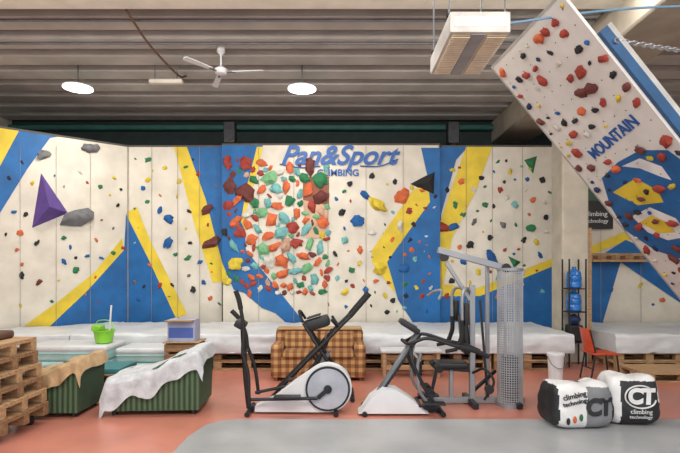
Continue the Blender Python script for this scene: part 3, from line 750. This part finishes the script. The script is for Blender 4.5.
def chain(name,a,c,n,r=.035):
    b=Bd(name); a=Vector(a);c=Vector(c); d=(c-a).normalized(); L=(c-a).length
    for i in range(n):
        p=a.lerp(c,(i+.5)/n); y=Vector((0,0,1)).cross(d).normalized(); z=d.cross(y); s=y if i%2 else z; h=L/n*.68
        b.tube([p+d*h*math.cos(t)+s*r*.8*math.sin(t) for t in [k*math.pi/5 for k in range(11)]],r*.28,CHROME,n=1,seg=6,smooth=False)
    return b.done()
chain('steel_chain',bp(wid+.07,.66,-.08),(9.14,8.6,5.0),100,r=.028)

# =================== CEILING FIXTURES
def lamp(px,py):
    b=Bd('high_bay_lamp'); d=9.2; c=P(px,py,d)
    b.lathe((c.x,d,c.z),[(.25,0),(.262,.005),(.262,.02),(.2,.035),(.08,.045),(.04,.06)],PWHITE,seg=32)
    b.cyl((c.x,d,c.z-.01),(c.x,d,c.z+.004),.255,M('lamp_glow',(255,250,238),.5,var=0,emit=7),seg=32)
    b.cyl((c.x,d,c.z+.05),(c.x,d,5.68),.012,STEEL)
    b.done()
    l=bpy.data.lights.new('lamp_light','AREA'); l.shape='DISK'; l.size=.5; l.energy=50; l.color=(1,.97,.9)
    o=bpy.data.objects.new('lamp_light',l); o.location=(c.x,d,c.z-.03); bpy.context.scene.collection.objects.link(o)
lamp(78,88); lamp(302,89)
b=Bd('light_fixture'); p=P(166,84,9.04); b.box2((p.x-.3,8.98,p.z),(p.x+.3,9.1,p.z+.08),CREAM,bevel=.02); b.cyl((p.x-.2,9.04,p.z+.08),(p.x-.2,9.04,5.68),.01,STEEL); b.cyl((p.x+.2,9.04,p.z+.08),(p.x+.2,9.04,5.68),.01,STEEL); b.done()
b=Bd('ceiling_fan'); d=8.3; c=P(221,72,d)
b.cyl((c.x,d,c.z+.05),(c.x,d,5.46),.016,PWHITE); b.lathe((c.x,d,c.z-.05),[(.04,0),(.09,.02),(.11,.06),(.11,.09),(.07,.12),(.03,.15)],PWHITE)
b.lathe((c.x,d,5.31),[(.02,0),(.07,.06),(.07,.15)],PWHITE)
for a in (-5,112,232):
    r=math.radians(a); dx=Vector((math.cos(r),math.sin(r),0)); dy=Vector((-dx.y,dx.x,0))
    o=Vector((c.x,d,c.z-.01)); tz=Vector((0,0,.01))
    b.beam(o+dx*.1,o+dx*.24,.04,.012,STEEL)
    b.prism([o+dx*.2-dy*.04-tz*.6,o+dx*.70-dy*.05-tz,o+dx*.72+dy*0,o+dx*.70+dy*.05+tz,o+dx*.2+dy*.04+tz*.6],(0,0,.012),PWHITE)
b.done()
b=Bd('ceiling_heater'); zb=4.0; y0,y1=4.73,5.77; xa,xb=X(450,4.73),X(511,4.73)
b.box2((xa,y0,zb),(xb,y1,zb+.2),M('heater_body',(206,204,198),.5),bevel=.02,seg=2)
b.box2((xa+.04,y0-.004,zb+.05),(xb-.04,y0+.01,zb+.15),M('heater_panel',(222,222,216),.5),bevel=.003)
GRL=M('heater_grille',(214,190,128),.5)
for k in range(2):
    x0=xa+.03+k*.34
    b.box2((x0,y0+.05,zb-.012),(x0+.18,y1-.05,zb+.004),GRL,bevel=.003)
    for j in range(20): b.box2((x0,y0+.07+j*.046,zb-.022),(x0+.18,y0+.08+j*.046,zb-.01),CREAM,bevel=0)
b.box2((xa+.22,y0+.03,zb-.01),(xa+.35,y1-.03,zb+.004),M('heater_mid',(150,150,152),.4),bevel=.002)
b.box2((xa-.01,y0+.1,zb+.2),(xb+.01,y0+.14,zb+.24),DKSTEEL); b.box2((xa-.01,y1-.14,zb+.2),(xb+.01,y1-.1,zb+.24),DKSTEEL)
for xx in (xa+.02,xb-.02):
    for yy in (y0+.12,y1-.12): b.cyl((xx,yy,zb+.22),(xx,yy,5.46),.008,STEEL,seg=8)
b.done()
b=Bd('hanging_cable'); b.tube([(X(126,6.9),6.9,5.34),(X(150,7.9),7.9,5.3),(X(178,9.0),9.0,5.26),(X(186,9.5),9.5,5.43)],.018,ROPE); b.done()
b=Bd('conduit_pipe'); 
b.cyl((XL+.01,7.35,5.42),(3.76,7.35,5.42),.02,STEEL); b.cyl((XL+.01,8.1,5.42),(3.76,8.1,5.42),.018,STEEL); b.done()
b=Bd('rope_line'); b.tube([(xb,y0+.3,zb+.22),(2.9,5.2,4.46),(4.5,5.6,4.72),(9.15,6.5,5.3)],.012,ROPEB); b.done()
b=Bd('ceiling_beam'); b.box2((4.68,6.9,5.0),(XR,7.3,5.46),BEAMC,bevel=.03); b.done()

# =================== LIGHT
def area(name,loc,rot,sx,sy,e,col):
    l=bpy.data.lights.new(name,'AREA'); l.shape='RECTANGLE'; l.size=sx; l.size_y=sy; l.energy=e; l.color=col
    o=bpy.data.objects.new(name,l); o.location=loc; o.rotation_euler=rot; bpy.context.scene.collection.objects.link(o)
area('fill_light_front',(0,1.5,5.2),(math.radians(35),0,0),9,1.5,400,(1,.97,.92))  # added fill light above the camera side, no fixture behind it
area('fill_light_mid',(-.5,6.0,5.2),(math.radians(22),0,0),11,.6,270,(1,.96,.9))  # added area light tilted towards the climbing wall, stands for no real lamp
area('fill_light_right',(6.8,4,4.9),(math.radians(20),math.radians(20),0),2,2,70,(1,.97,.92))  # added unseen fill for the right side, not a hall lamp
w=bpy.data.worlds.new('World'); bpy.context.scene.world=w; w.use_nodes=True
w.node_tree.nodes['Background'].inputs[0].default_value=(.97,.98,1,1); w.node_tree.nodes['Background'].inputs[1].default_value=1.75
bpy.context.scene.view_settings.view_transform='Standard'
c=bpy.data.cameras.new('camera'); c.sensor_width=36; c.lens=36*F/680; c.shift_y=(HY-226.5)/680
o=bpy.data.objects.new('camera',c); o.location=(0,0,HC); o.rotation_euler=(math.pi/2,0,0); bpy.context.scene.collection.objects.link(o); bpy.context.scene.camera=o
